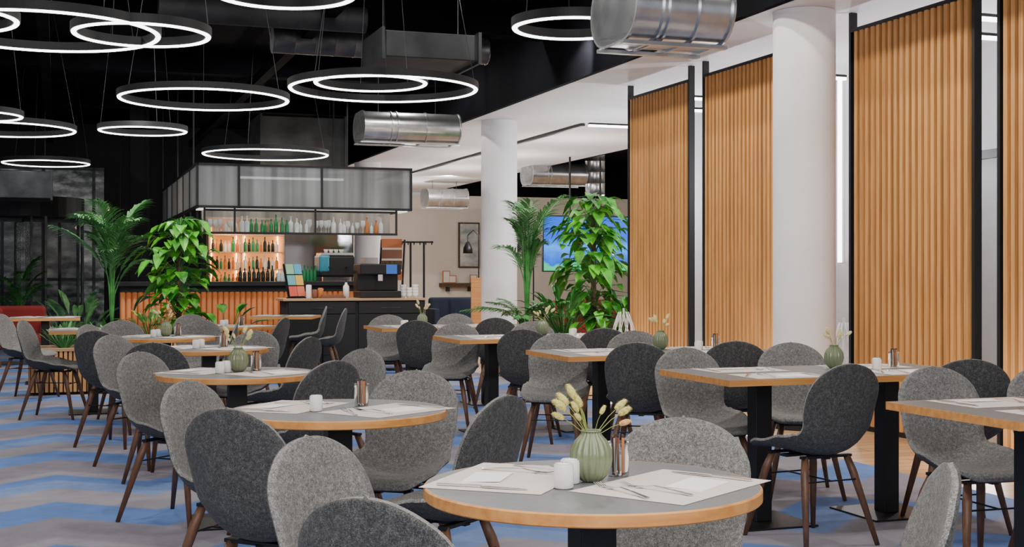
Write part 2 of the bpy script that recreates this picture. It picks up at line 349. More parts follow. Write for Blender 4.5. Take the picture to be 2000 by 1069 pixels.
# ---------------------------------------------------------------- chair
def make_chair():
    t=thing('upholstered_chair','x','chair')
    PR=[(.225,.430),(.20,.448),(.11,.447),(0,.438),(-.10,.436),(-.175,.455),(-.215,.50),(-.238,.58),(-.254,.68),(-.267,.77),(-.278,.845)]
    def cr(p,i,f):
        a=p[max(i-1,0)];b=p[i];c=p[min(i+1,len(p)-1)];d=p[min(i+2,len(p)-1)]
        return tuple(.5*((2*b[k])+(-a[k]+c[k])*f+(2*a[k]-5*b[k]+4*c[k]-d[k])*f*f+(-a[k]+3*b[k]-3*c[k]+d[k])*f**3) for k in (0,1))
    dense=[cr(PR,i,j/12) for i in range(len(PR)-1) for j in range(12)]+[PR[-1]]
    cum=[0]
    for i in range(1,len(dense)): cum.append(cum[-1]+math.dist(dense[i],dense[i-1]))
    Lg=cum[-1]
    def at(s):
        s=min(max(s,0),Lg)
        for i in range(1,len(cum)):
            if cum[i]>=s:
                f=(s-cum[i-1])/(cum[i]-cum[i-1]+1e-9); return (dense[i-1][0]+(dense[i][0]-dense[i-1][0])*f, dense[i-1][1]+(dense[i][1]-dense[i-1][1])*f)
        return dense[-1]
    def lerp(tab,s):
        for i in range(1,len(tab)):
            if s<=tab[i][0]:
                f=(s-tab[i-1][0])/(tab[i][0]-tab[i-1][0]); f=f*f*(3-2*f); return tab[i-1][1]+(tab[i][1]-tab[i-1][1])*f
        return tab[-1][1]
    NS=38;NU=16; ss=[]
    top=.17
    for i in range(NS+1):
        f=i/NS
        if f<.6: ss.append((Lg-top)*f/.6)
        else: ss.append(Lg-top+top*math.sin((f-.6)/.4*PI/2))
    ss[0]=0; ss[1]=.008; ss[2]=.025
    def width(s):
        w=lerp([(0,.195),(.12,.212),(.30,.218),(.40,.203),(.50,.188),(Lg-top-.04,.200),(Lg-top,.200),(Lg,.190)],s)
        if s<.07: w*=.70+.30*math.sqrt(max(0,1-((.07-s)/.07)**2))
        if s>Lg-top:
            q=(s-(Lg-top))/top; w*=max(.0,1-q**2.6)**.52
        return max(w,.002)
    def K(s): return lerp([(0,.010),(.12,.030),(.30,.072),(.42,.088),(.55,.052),(Lg-.06,.020),(Lg,.0)],s)
    def grid(off,bul):
        G=[]
        for s in ss:
            p=at(s); a=at(s-.01); b=at(s+.01); T=Vector((0,b[0]-a[0],b[1]-a[1])).normalized(); N=Vector((0,T.z,-T.y))
            w=width(s); row=[]
            wr=w/.21
            for j in range(NU+1):
                u=-1+2*j/NU; k=K(s)*abs(u*wr)**2.1
                row.append(Vector((u*w,p[0],p[1]))+N*(k-off+bul*(1-u**4)*min(1,wr)))
            G.append(row)
        return G
    I=grid(0,.006); O=grid(.018,-.008)
    def gm(G,flip=False):
        R=len(G);C_=len(G[0]); vs=[v for r in G for v in r]
        fs=[(i*C_+j,i*C_+j+1,(i+1)*C_+j+1,(i+1)*C_+j) for i in range(R-1) for j in range(C_-1)]
        if flip: fs=[f[::-1] for f in fs]
        return MB().add(vs,fs)
    mid=lambda i,j:I[i][j]*.35+O[i][j]*.65
    def edge(i,j): return mid(i,j)+Vector((.004 if j==NU else -.004,0,0))
    T0=Vector((0,.005,0)); T1=Vector((0,0,.005))
    def full(G): 
        E=[[mid(0,0)+T0]+[mid(0,j)+T0 for j in range(NU+1)]+[mid(0,NU)+T0]]
        for i in range(NS+1): E.append([edge(i,0)]+G[i]+[edge(i,NU)])
        E.append([mid(NS,0)+T1]+[mid(NS,j)+T1 for j in range(NU+1)]+[mid(NS,NU)+T1]); return E
    gm(full(I),True).build('seat_pad',M['fab_light'],t,smooth=True)
    gm(full(O)).build('outer_shell',M['fab_dark'],t,smooth=True)
    for sx in (-1,1):
        for y0,y1 in ((.12,.225),(-.12,-.235)):
            MB().path([(sx*.12,y0,.405),(sx*.14,y0*1.2,.33),(sx*.205,y1,0)],[.016,.0195,.011],12).build('leg',M['walnut'],t,smooth=True)
    f=MB()
    f.cb((0,0,.407),(.30,.05,.012)); f.cb((0,.12,.407),(.28,.03,.012)); f.cb((0,-.12,.407),(.28,.03,.012)); f.cb((0,0,.401),(.03,.27,.012))
    for y in (.16,-.165): f.path([(-.15,y,.30),(.15,y,.30)],.004,6)
    f.path([(0,.16,.30),(0,-.165,.30)],.004,6)
    f.build('under_frame',M['black'],t)
    return t
proto=make_chair(); used=[False]
def chair(px,py,a,label,group=None):
    x,d=P(px,py,.848); r=math.radians(a); fx,fy=math.sin(r),math.cos(r)
    loc=(x+fx*.278,d+fy*.278,0)
    if not used[0]:
        used[0]=True; o=proto; o.location=loc; o.rotation_euler=(0,0,-r); o['label']=label
    else: o=dup(proto,loc,-r,label)
    o['group']=group or 'dining chairs'
    return o
G='grey upholstered dining chairs'
for q in [
 (1333,813,203,'light grey tweed chair directly behind the nearest round table'),
 (604,850,118,'light grey chair left of the nearest round table'),
 (722,968,33,'closest charcoal chair back at the bottom edge, left of centre'),
 (1850,903,-80,'light grey chair cut by the bottom right corner'),
 (985,770,-60,'chair right of the second round table, its back beside the vase'),
 (447,795,28,'charcoal chair back in front of the second round table'),
 (365,742,112,'light grey chair left of the second round table'),
 (812,722,197,'light grey wide chair behind the second round table'),
 (272,686,116,'light grey chair left of the third round table'),
 (652,703,-52,'grey chair right of the third round table turned away'),
 (712,680,222,'pale chair behind the third round table, right side'),
 (218,653,116,'grey chair left of the fourth round table'),
 (300,668,6,'charcoal chair back just behind the third table, left side'),
 (500,645,196,'light chair behind the fourth round table, above the vase'),
 (605,657,-70,'dark grey chair right of the fourth round table'),
 (188,645,15,'charcoal chair back near the slatted planter'),
 (172,633,105,'light chair at the left of the fifth table'),
 (236,625,150,'grey chair behind the fifth table, left side'),
 (395,625,188,'grey chair behind the fifth table, right of its vase'),
 (460,632,-100,'grey chair at the right of the fifth table'),
 (555,620,-80,'pale slim chair edge right of the sixth round table'),
 (372,613,140,'small far chair in front of the bright green climbing plant'),
 (636,598,-100,'far grey chair facing left at the small bar table, left one'),
 (674,602,-90,'far grey chair facing left beside the coffee counter, right one'),
 (45,625,90,'dark chair in profile facing right at the left edge, before the planter'),
 (3,613,95,'dark chair cut by the left edge'),
 (758,614,182,'pale chair behind the farthest double table, left end'),
 (815,625,12,'charcoal chair back in front of the farthest double table, left'),
 (890,612,185,'pale chair behind the farthest double table, right end'),
 (968,620,8,'charcoal chair back before the farther white column'),
 (893,630,190,'light chair behind the third double table, left end'),
 (1022,642,10,'charcoal chair back in front of the third double table, left'),
 (1040,627,185,'light chair behind the third double table, beside the vase'),
 (1180,640,5,'charcoal chair back in front of the third double table, right'),
 (1092,650,188,'light chair behind the second double table, left end'),
 (1245,668,14,'charcoal chair back in front of the second double table, left'),
 (1240,645,186,'light chair behind the second double table, below its vase'),
 (1437,665,4,'charcoal chair back in front of the second double table, right'),
 (1338,678,160,'light grey chair behind the first double table, left end'),
 (1545,668,182,'light chair in front of the thick white column'),
 (1658,709,-26,'charcoal chair back with long legs in front of the first double table'),
 (1895,700,4,'charcoal chair back at the right end of the first double table'),
 (1824,715,163,'light grey chair behind the square table at the right edge'),
 (2045,712,175,'light chair cut by the right edge'),
]: chair(*q,group=G)
# ---------------------------------------------------------------- tables
def pedestal(t,cx=0,cy=0,pl=.42):
    MB().box(cx-pl/2,cx+pl/2,cy-pl/2,cy+pl/2,0,.01).build('base_plate',M['black'],t,bevel=.002)
    MB().box(cx-.045,cx+.045,cy-.045,cy+.045,.01,.715).build('pedestal',M['black'],t,bevel=.003)
    MB().box(cx-.15,cx+.15,cy-.15,cy+.15,.71,.722).build('mounting_plate',M['black'],t)
def round_top(R=.4):
    t=thing('round_table','x','table')
    MB().lathe([(R-.004,.724),(R-.004,.75)],96).build('table_top',M['lam'],t)
    MB().lathe([(R-.02,.720),(R-.003,.720),(R,.723),(R,.7465),(R-.0035,.7502),(R-.005,.7502),(R-.005,.726)],96,loop=True).build('edge_band',M['oak'],t)
    pedestal(t); return t
def square_top(Q=.75):
    t=thing('square_table','x','table'); h=Q/2
    MB().box(-h+.004,h-.004,-h+.004,h-.004,.720,.75).build('table_top',M['lam'],t)
    e=MB()
    e.box(-h,h,-h,-h+.004,.720,.7502).box(-h,h,h-.004,h,.720,.7502).box(-h,-h+.004,-h+.004,h-.004,.720,.7502).box(h-.004,h,-h+.004,h-.004,.720,.7502)
    e.build('edge_band',M['oak'],t); pedestal(t); return t
rt=round_top(); sq=square_top()
TB={}; first={'r':True,'s':True}
def table(key,x,y,kind,label,rz=TH):
    src=rt if kind=='r' else sq
    if first[kind]: o=src; first[kind]=False; o.location=(x,y,0); o.rotation_euler=(0,0,rz); o['label']=label
    else: o=dup(src,(x,y,0),rz,label)
    o['group']='round dining tables' if kind=='r' else 'square dining tables'; TB[key]=(x,y)
T1=P(1156,945,.75); table('T1',*T1,'r','nearest round grey table with oak edge, laid with two placemats')
table('T2',*P(660,800,.75),'r','second nearest round table, with a sugar jar and two placemats')
table('T3',*P(463,728,.75),'r','third round table from the front with a green vase')
table('T4',*P(408,680,.75),'r','fourth round table from the front in the left row')
table('T5',*P(322,658,.75),'r','fifth round table from the front with a small vase')
table('T7',*P(452,637,.75),'r','sixth round table in front of the orange bar front')
table('T6',*P(182,643,.75),'s','square table at far left beside the slatted planter')
table('T8',*P(556,617,.75),'s','small square table in front of the orange bar front',0)
table('T9',*P(88,620,.75),'s','farthest square table at the left edge near the red armchairs')
def sqleft(px,py):
    x,y=P(px,py,.75); h=.375; return (x+h*S+h*CO, y-h*CO+h*S)
def nxt(p,q=.752): return (p[0]+q*CO,p[1]+q*S)
R1=sqleft(1730,785); table('R1',*R1,'s','square table with oak edge cut off by the right edge of the view')
for k,(px,py,nm) in {'R2':(1288,722,'first double table, before the thick white column'),'R3':(1027,684,'second double table'),'R4':(845,656,'third double table'),'R5':(710,636,'farthest double table')}.items():
    p=sqleft(px,py); table(k,*p,'s','square table forming the left half of the '+nm); table(k+'b',*nxt(p),'s','square table forming the right half of the '+nm)
# ---------------------------------------------------------------- table ware prototypes
def single(mb,name,mat,label,cat,**k): return tag(mb.build(name,mat,**k),label,cat)
def curvebar(pts,w,th=.0022):
    mb=MB(); vs=[];fs=[]
    for (x,z),ww in zip(pts,w): vs+=[(x,-ww/2,z),(x,ww/2,z),(x,ww/2,z+th),(x,-ww/2,z+th)]
    n=len(pts)
    for i in range(n-1):
        for k in range(4): fs.append((i*4+k,(i+1)*4+k,(i+1)*4+(k+1)%4,i*4+(k+1)%4))
    fs+=[(0,1,2,3),((n-1)*4+3,(n-1)*4+2,(n-1)*4+1,(n-1)*4)]
    return mb.add(vs,fs)
PROTO={}
PROTO['placemat']=single(MB().cb((0,0,.0005),(.42,.30,.001)),'placemat',M['paper'],'x','placemat')
PROTO['napkin']=single(MB().cb((0,0,.001),(.16,.095,.002)).add([(-.08,-.0475,.002),(.08,-.0475,.002),(.08,.0475,.0055),(-.08,.0475,.004)],[(0,1,2,3)]),'napkin',M['napkin'],'x','napkin')
k=thing('table_knife','x','knife'); curvebar([(-.11,.001),(-.05,.002),(-.005,.002),(0,.002)],[.011,.009,.007,.007],.004).build('handle',M['steel'],k)
curvebar([(0,.002),(.02,.002),(.09,.001),(.115,.001)],[.012,.019,.017,.003],.0015).build('blade',M['steel'],k); PROTO['knife']=k
k=thing('table_fork','x','fork'); curvebar([(-.11,.001),(-.05,.006),(0,.009),(.03,.004),(.045,.002)],[.013,.007,.006,.007,.022],.0022).build('handle',M['steel'],k)
tn=MB()
for i in range(4):
    y=-.0085+i*.0057; tn.path([(.043,y*.9,.003),(.07,y,.003),(.098,y,.009)],[.0014,.0013,.0008],5)
tn.build('tines',M['steel'],k); PROTO['fork']=k
k=thing('shaker','x','shaker'); autosmooth(MB().lathe([(.0205,0),(.0235,.003),(.0235,.050),(.022,.056),(.0,.057)],32).build('body',M['ceramic'],k,smooth=True),50)
cp=MB().lathe([(.019,.0565),(.019,.0585),(0,.0595)],24).build('cap',M['ceramic'],k,smooth=True)
for i in range(3): MB().lathe([(.0012,.0592),(.0012,.0597)],6,(.005*math.cos(i*2.1),.005*math.sin(i*2.1),0)).build('hole',M['blackmat'],cp)
PROTO['shaker']=k
k=thing('sugar_jar','x','jar'); autosmooth(MB().lathe([(.001,.003),(.024,.003),(.0255,.02),(.0255,.070),(.0275,.074),(.0275,.084),(.029,.084),(.029,.073),(.0272,.069),(.0272,.004),(.024,0),(.001,0)],32).build('glass',M['glass'],k,smooth=True),50)
PROTO['jar']=k
for nm,mm in (('stickA','stick'),('stickB','stick3'),('stickC','stick4'),('stickD','stick2')):
    k=thing('sugar_stick','x','sugar stick'); MB().cb((0,0,.045),(.007,.003,.09)).build('wrapper',M[mm],k,bevel=.001); MB().cb((0,0,.093),(.007,.002,.006)).build('crimped_end',M['stick2' if nm!='stickD' else 'stick'],k); PROTO[nm]=k
VP=[(0,.0),(.020,.0),(.027,.003),(.039,.015),(.048,.034),(.0525,.056),(.050,.078),(.041,.097),(.030,.108),(.0245,.115),(.0235,.120),(.019,.120),(.020,.113),(.028,.1),(.03,.08)]
k=thing('vase','x','vase'); MB().lathe(VP,120,flute=(18,-.10)).build('body',M['sage'],k,smooth=True)
MB().lathe([(.0235,.1195),(.0250,.1215),(.0235,.1235),(.0205,.1235),(.019,.1215),(.0205,.1195)],40,loop=True).build('rim',M['sage'],k,smooth=True); PROTO['vase']=k
for kk in PROTO.values(): kk['_p']=1
FIRST=set()
def put(kind,x,y,z,rz,label,group=None,scale=None):
    o=PROTO[kind]
    if kind not in FIRST:
        FIRST.add(kind); o.location=(x,y,z); o.rotation_euler=(0,0,rz); o['label']=label
    else:
        o=dup(o,(x,y,z),rz,label)
    if '_p' in o: del o['_p']
    if group: o['group']=group
    return o
def setting(x,y,f,desc,far=False):
    rz=f-PI/2; c,s=math.cos(rz),math.sin(rz)
    L=lambda u,v:(x+u*c-v*s,y+u*s+v*c)
    z=.7508
    put('placemat',x,y,z,rz,'beige paper placemat, '+desc)
    put('napkin',*L(.035,-.045),z+.0012,rz+random.uniform(-.15,.15),'folded white napkin on the placemat, '+desc)
    put('knife',*L(.17,-.01),z+.0012,rz+PI/2+random.uniform(-.06,.06),'steel table knife, '+desc)
    put('fork',*L(-.085,.0),z+.0012,rz+PI/2+random.uniform(-.2,.05),'long steel fork beside the napkin, '+desc)
    if not far: put('fork',*L(-.15,.05),z+.0012,rz+PI/2+random.uniform(-.6,-.3),'outer steel fork lying askew, '+desc)
a_r=math.atan2(.606,-.795); a_l=math.atan2(-.34,.94)
for key,dn in (('T1','nearest round table'),('T2','second round table'),('T3','third round table'),('T4','fourth round table'),('T5','fifth round table'),('T7','sixth round table')):
    x,y=TB[key]; far=key not in('T1','T2')
    setting(x+.187,y-.04,a_r,'right side of the '+dn,far); setting(x-.195,y+.085,a_l,'left side of the '+dn,far)
ud=math.atan2(CO,-S)
for key,dn in (('R2','left half of first double table'),('R2b','right half of first double table'),('R3','left half of second double table'),('R3b','right half of second double table'),
               ('R4','left half of third double table'),('R4b','right half of third double table'),('R5','left half of farthest double table'),('R5b','right half of farthest double table'),('R1','table at the right edge')):
    x,y=TB[key]; far=key[:2] not in('R1','R2')
    setting(x+.2*S,y-.2*CO,ud,'near side, '+dn,far); setting(x-.2*S,y+.2*CO,ud+PI,'far side, '+dn,far)
for key,dn in (('T6','far left square table'),('T8','small square bar table'),('T9','farthest left square table')):
    x,y=TB[key]; setting(x-.2,y,0,dn+', left',True); setting(x+.2,y,PI,dn+', right',True)
def make_sprig(tail):
    t=thing('dried_sprig','x','dried flower')
    L=.10
    MB().path([(0,0,-.05),(.002,0,.03),(.005,0,L*.7),(.013,0,L)],[.0011,.0011,.0010,.0009],5).build('stem',M['stem'],t)
    mb=MB()
    base_=Vector((.012,0,L-.003)); ax=Vector((.3,0,1)).normalized(); pts=[];rs=[]
    for i in range(10):
        f=i/9; pts.append(base_+ax*(.040*f)); rs.append(max(.0006,.0095*math.sin(PI*min(1,f*.86+.12))**.6))
    mb.path(pts,rs,12)
    for i in range(260):
        f=random.random(); a=random.random()*2*PI; p=base_+ax*(.038*f); r=.0092*math.sin(PI*min(1,f*.85+.12))**.6
        o=Vector((math.cos(a),math.sin(a),0)); q=p+o*r; e=q+(o*.8+ax*.8).normalized()*.007; sd=Vector((-math.sin(a),math.cos(a),0))*.0005
        mb.add([q-sd,q+sd,e],[(0,1,2)])
    mb.build('flower_head',M[tail],t,smooth=True); return t
SP=[make_sprig('tail'),make_sprig('tailo'),make_sprig('tailp')]; spu=set()
def sprig(i,x,y,z,tilt,az,sc,label,group):
    o=SP[i]
    if i in spu: o=dup(o)
    spu.add(i); o.location=(x,y,z); o.rotation_euler=(0,tilt,az); o.scale=(sc,)*3; o['label']=label; o['group']=group
def centre(key,dn,dx=0,dy=.03,vase=True,cups=2,jar=True,front=False,n=9):
    x0,y0=TB[key]; z=.7508
    if vase:
        x,y=x0+dx,y0+dy
        put('vase',x,y,z,random.random(),'ribbed sage green vase on the '+dn)
        spec=[(0,.22,2.9,1.0),(0,.44,3.1,.95),(0,.64,2.7,.88),(0,.34,3.7,.74),(0,.80,3.3,.78),(0,.55,4.0,.60),(0,.22,.4,.60),(0,.56,.15,.88),(0,.84,.5,.92),(1,.95,-.3,.74),(0,.36,2.2,.85),(0,.62,3.6,.98),(0,.12,3.3,.78)]
        if not front: spec=[(2,random.uniform(.05,.6),random.uniform(-.9,.9)+(PI if i%2 else 0),random.uniform(.6,1.15)) for i in range(n)]
        for i,(kd,tl,az,sc) in enumerate(spec):
            lab=('pale yellow bunny tail sprig in the vase on the ' if kd!=1 else 'orange tinted bunny tail sprig in the vase on the ')+dn
            sprig(kd,x+.006*math.cos(az),y+.006*math.sin(az),z+.105,tl,az,sc,lab,'dried sprigs on the '+dn)
    if cups>0: put('shaker',x0-.07,y0-.07,z,0,'white ceramic shaker, front one of the pair on the '+dn if cups>1 else 'white ceramic shaker on the '+dn)
    if cups>1: put('shaker',x0-.052,y0+.0,z,1,'white ceramic shaker, rear one of the pair on the '+dn)
    if jar:
        x,y=x0+.073,y0+.12; put('jar',x,y,z,0,'small glass jar of sugar sticks on the '+dn)
        nm=['stickA','stickB','stickC','stickA','stickD','stickC','stickA','stickB']; cn={'stickA':'brown','stickB':'orange','stickC':'white','stickD':'dark'}
        for i in range(8):
            a=i*.785; r=.0145; o=put(nm[i],x+r*math.cos(a),y+r*math.sin(a),z+.0045,a,cn[nm[i]]+' sugar stick standing in the jar on the '+dn,'sugar sticks on the '+dn); o.rotation_euler=(0,.05*(i%3-1),a+.5)
centre('T1','nearest round table',front=True)
centre('T2','second round table',vase=False,cups=1)
centre('T3','third round table')
centre('T4','fourth round table',vase=False)
centre('T5','fifth round table')
centre('T7','sixth round table',vase=False)
centre('R2b','first double table',dx=-.26,dy=.06)
centre('R3b','second double table',dx=-.3,dy=.05)
centre('R4b','third double table',dx=-.3,dy=.05,jar=False)
centre('R5','farthest double table',dx=.1,dy=.05,jar=False)
# ---------------------------------------------------------------- plants
def leaf(mb,p,dr,L,w,up=Vector((0,0,1)),droop=.25,heart=False):
    dr=dr.normalized(); sd=dr.cross(up); 
    if sd.length<.05: sd=Vector((1,0,0))
    sd.normalize(); nn=sd.cross(dr).normalized()
    prof=[(0,.0),(.12,.55),(.35,1),(.65,.75),(.88,.3),(1,0)] if heart else [(0,.15),(.3,1),(.65,.8),(1,0)]
    vs=[];fs=[]
    for f,ww in prof:
        c=p+dr*(L*f)-Vector((0,0,1))*(droop*L*f*f); k=nn*(w*ww*.18)
        vs+=[c-sd*(w*ww/2)+k,c,c+sd*(w*ww/2)+k]
    for i in range(len(prof)-1): fs+=[(i*3,i*3+1,i*3+4,i*3+3),(i*3+1,i*3+2,i*3+5,i*3+4)]
    mb.add(vs,fs)
def palm(x,y,z0,ht,n,L,label,mat='leafp',name='potted_palm',elev=(.9,1.45),lw=.03):
    t=thing(name,label,'plant',(x,y,z0)); fo=MB(); st=MB()
    for i in range(n):
        az=i*2.4+random.uniform(-.2,.2); el=random.uniform(*elev); l=L*random.uniform(.75,1.05); trunk=ht*random.uniform(.3,.6)
        dx,dy=math.cos(az),math.sin(az); dr=l*random.uniform(.3,.55); pts=[Vector((0,0,0)),Vector((dx*.03,dy*.03,trunk))]
        for j in range(1,15):
            f=j/14; pts.append(Vector((dx*(.03+l*f*math.cos(el)*(1+f*.5)),dy*(.03+l*f*math.cos(el)*(1+f*.5)),trunk+l*f*math.sin(el)-dr*f*f)))
        st.path(pts,[.009]*2+[.007*(1-j/18) for j in range(14)],5)
        for j in range(4,16):
            p=pts[j]; T=(pts[j]-pts[j-1]).normalized(); sd=T.cross(Vector((0,0,1))).normalized(); f=(j-3)/12
            ll=l*.34*math.sin(PI*min(1,.22+f*.72))
            for q in (-1,1):
                for e in (0,.5):
                    pp=p+(pts[min(j+1,15)]-p)*e
                    leaf(fo,pp,sd*q*.7+T*.85+Vector((0,0,random.uniform(-.1,.2))),ll*random.uniform(.85,1.1),lw,droop=.4)
    fo.build('fronds',M[mat],t); st.build('stalks',M['leafp'],t); return t
def climber(x,y,z0,ht,n,sz,rad,label):
    t=thing('climbing_plant',label,'plant',(x,y,z0)); fo=MB(); st=MB()
    MB().path([(0,0,0),(0,0,ht*.93)],[.035,.03],10).build('moss_pole',M['bark'],t)
    for i in range(n):
        f=random.random()**.8; a=random.random()*2*PI; h=.1+f*(ht-.1); r=rad*(.4+.6*math.sin(PI*min(1,f*.8+.15)))*random.uniform(.3,1.1)*(1+.25*math.sin(a*2+f*9))
        p=Vector((math.cos(a)*r*.8,math.sin(a)*r*.8,h+random.uniform(-.03,.06)))
        st.path([Vector((0,0,max(0,h-.12))),p*.5+Vector((0,0,h*.5+.02)),p],.004,4,False)
        leaf(fo,p,Vector((math.cos(a)+random.uniform(-.5,.5),math.sin(a)+random.uniform(-.5,.5),random.uniform(-.8,.3))),sz*random.uniform(.6,1.25),sz*random.uniform(.6,.9),droop=.5,heart=True)
    fo.build('leaves',M['leafg'],t); st.build('stems',M['leafp'],t); return t
def bush(x,y,z0,ht,n,w,mat,label,spread=.5,droop=.35):
    t=thing('leafy_plant',label,'plant',(x,y,z0)); fo=MB(); st=MB()
    for i in range(n):
        a=i*2.4+random.uniform(-.3,.3); e=random.uniform(.5,1.35); l=ht*random.uniform(.4,.62); q=Vector((math.cos(a)*math.cos(e),math.sin(a)*math.cos(e),math.sin(e)))
        b0=Vector((math.cos(a)*.03,math.sin(a)*.03,0)); p=b0+q*l
        st.path([b0,p],.005,4); leaf(fo,p,q*Vector((1.3*spread*2,1.3*spread*2,1)),ht*random.uniform(.35,.55),w*random.uniform(.8,1.2),droop=droop)
    fo.build('leaves',M[mat],t); st.build('stems',M['leafp'],t); return t
def planter(x,y,L,Dp,H,label):
    t=thing('slatted_planter',label,'planter',(x,y,0),TH)
    MB().box(-L/2,L/2,-Dp/2,Dp/2,.03,H-.05).build('box',M['oakshade'],t)
    s=MB(); n=int(L/.045)
    for i in range(n): 
        xx=-L/2+(i+.15)*L/n
        for yy in (-Dp/2-.02,Dp/2): s.box(xx,xx+.030,yy,yy+.02,.03,H-.03)
    m_=int(Dp/.045)
    for i in range(m_):
        yy=-Dp/2+(i+.15)*Dp/m_
        for xx in (-L/2-.02,L/2): s.box(xx,xx+.02,yy,yy+.030,.03,H-.03)
    s.build('slats',M['oakslat'],t)
    MB().box(-L/2-.03,L/2+.03,-Dp/2-.03,-Dp/2+.05,H-.03,H).box(-L/2-.03,L/2+.03,Dp/2-.05,Dp/2+.03,H-.03,H).box(-L/2-.03,-L/2+.05,-Dp/2+.05,Dp/2-.05,H-.03,H).box(L/2-.05,L/2+.03,-Dp/2+.05,Dp/2-.05,H-.03,H).build('rim',M['oaktop'],t)
    MB().box(-L/2+.05,L/2-.05,-Dp/2+.05,Dp/2-.05,H-.05,H-.025).build('soil',M['soil'],t)
    MB().box(-L/2+.03,L/2-.03,-Dp/2+.03,Dp/2-.03,0,.03).build('plinth',M['blackmat'],t)
planter(-4.5,13.8,1.1,.6,.48,'low slatted wooden planter behind the far left chair'); z=.457
planter(-4.05,15.6,1.5,.55,.48,'slatted planter under the palm and bright climbing plant')
planter(.75,15.9,1.7,.6,.48,'slatted planter under the plants beside the farther column')
palm(-4.72,15.4,z,1.8,22,1.15,'feathery palm at left in front of the glazing','leafpb',elev=(1.15,1.52),lw=.026)
climber(-3.98,15.6,z,1.45,170,.185,.46,'bright green climbing plant in front of the bar canopy')
bush(-4.25,15.35,z,.55,26,.05,'leafy','lime green narrow leaved plant between palm and climbing plant')
bush(-3.45,15.75,z,.66,9,.13,'leafg','small broad leaved plant right of the bright climbing plant')
bush(-4.75,13.85,z,.30,30,.045,'leafpb','dark low foliage on the left half of the near planter',.3,.05)
bush(-4.3,13.95,z,.32,26,.05,'leafg','green low foliage on the right half of the near planter',.3,.05)
palm(.18,15.8,z,1.85,17,1.15,'tall feathery palm against the farther white column','leafpb',elev=(1.25,1.54),lw=.024)
climber(1.0,16.0,z,1.72,230,.20,.54,'tall glossy climbing plant in front of the television')
bush(.62,15.85,z,.8,70,.07,'leafp','dense dark low foliage between the right palm and climbing plant')
palm(.12,15.75,z,.5,12,.6,'low arching palm leaves left of the right planter','leafp',elev=(.5,1.0),lw=.022)
bush(1.35,16.0,z,.68,50,.08,'leafp','dark leafy undergrowth at the right end of the right planter')
x,y=D(38,21.2); palm(x,y,0,1.6,10,.9,'dark palm in front of the revolving door',name='potted_palm')
x,y=D(150,20); bush(x,y,0,1.25,40,.1,'leafpb','leafy plant on the floor behind the left palm')
# ---------------------------------------------------------------- bar
AF=17.9; b0,b1=1.77,4.72
t=thing('bar_canopy','hanging black framed canopy with ribbed glass panels over the bar','canopy',W(0,0,0),TH)
def bars(mb,x0,x1,y0,y1,z0,z1,w=.032):
    mb.box(x0-w/2,x1+w/2,y0-w/2,y1+w/2,z0-w/2,z1+w/2)
f=MB()
zt,zb,zs=2.72,2.15,1.80
for zz in (zt,zb): bars(f,b0,b1,AF,AF,zz,zz); bars(f,b0,b0,AF,AF+6,zz,zz); bars(f,b1,b1,AF,AF+2,zz,zz)
bars(f,b0+.1,b1-.2,AF+.05,AF+.05,zs,zs,.03); bars(f,b0+.1,b0+.1,AF+.05,AF+5,zs,zs,.03); bars(f,b0+.1,b1-.2,AF+.05,AF+.05,zb-.04,zb-.04,.03)
xs=[b0,b0+.55,b0+1.68,b1]
for x in xs: bars(f,x,x,AF,AF,zb,zt)
for x in (b0+.1,b0+.5,b0+1.6,b1-.2): bars(f,x,x,AF+.05,AF+.05,zs,zb,.026)
ys=[AF+i*1.0 for i in range(1,7)]
for y in ys: bars(f,b0,b0,y,y,zb,zt)
for y in ys[:5]: bars(f,b0+.1,b0+.1,y,y,zs,zb,.026)
for x,y in ((b0,AF+.5),(b1-.7,AF+1),(b0,AF+3),(b1-.7,AF+2),(b0,AF+6)): bars(f,x,x,y,y,zt,4.3,.02)
bars(f,b0,b1,AF+1,AF+1,zt,zt,.02); bars(f,b0,b1,AF+2,AF+2,zt,zt,.02)
f.build('frame',M['black'],t)
for i in range(3): MB().box(xs[i]+.015,xs[i+1]-.015,AF-.004,AF+.004,zb+.015,zt-.015).build('glass_panel',M['rib'],t)
yy=[AF]+ys
for i in range(6): MB().box(b0-.004,b0+.004,yy[i]+.015,yy[i+1]-.015,zb+.015,zt-.015).build('glass_panel',M['rib'],t)
MB().box(b0+.1,b1-.2,AF+.05,AF+.35,zs-.008,zs+.006).build('shelf',M['smoke'],t)
MB().box(b0+.03,b1-.03,AF+.08,AF+.5,zb-.03,zb-.015).build('light_panel',base('canopy_light',(1,1,1),.5,0,(1,.92,.8),1.3),t)
MB().box(b0+.1,b1-.2,AF+.42,AF+.43,zs,zb-.03).build('rear_glass',noisy('frost_back',(.18,.18,.17),(.5,.48,.44),5,.3,0,(1,1,.1),Alpha=.6),t)
MB().box(b0+.6,b1-.9,AF+.3,AF+.34,2.56,2.59).build('light_strip',M['ledbar'],t)
t=thing('bar_counter','long bar counter with tan ribbed leather front and black top','bar',W(0,0,0),TH)
L0,L1=Bat(228,18.1),4.55
MB().box(L0,L1,AF+.1,AF+.75,1.08,1.14).build('counter_top',M['black'],t,bevel=.004)
MB().box(L0+.05,L1-.05,AF+.2,AF+.7,0,1.08).build('body',M['blackmat'],t)
r=MB(); n=int((L1-L0)/.075)
for i in range(n):
    x=L0+.04+(i+.5)*.075; r.path([(x,AF+.19,.12),(x,AF+.19,1.0)],.038,10)
r.build('padded_front',M['orange'],t,smooth=True)
MB().box(L0+.05,L1-.05,AF+.16,AF+.2,1.0,1.08).build('fascia',M['blackmat'],t)
MB().path([(L0+.1,AF+.05,.2),(L1-.1,AF+.05,.2)],.015,8).build('foot_rail',M['steel'],t)
AB=21.5
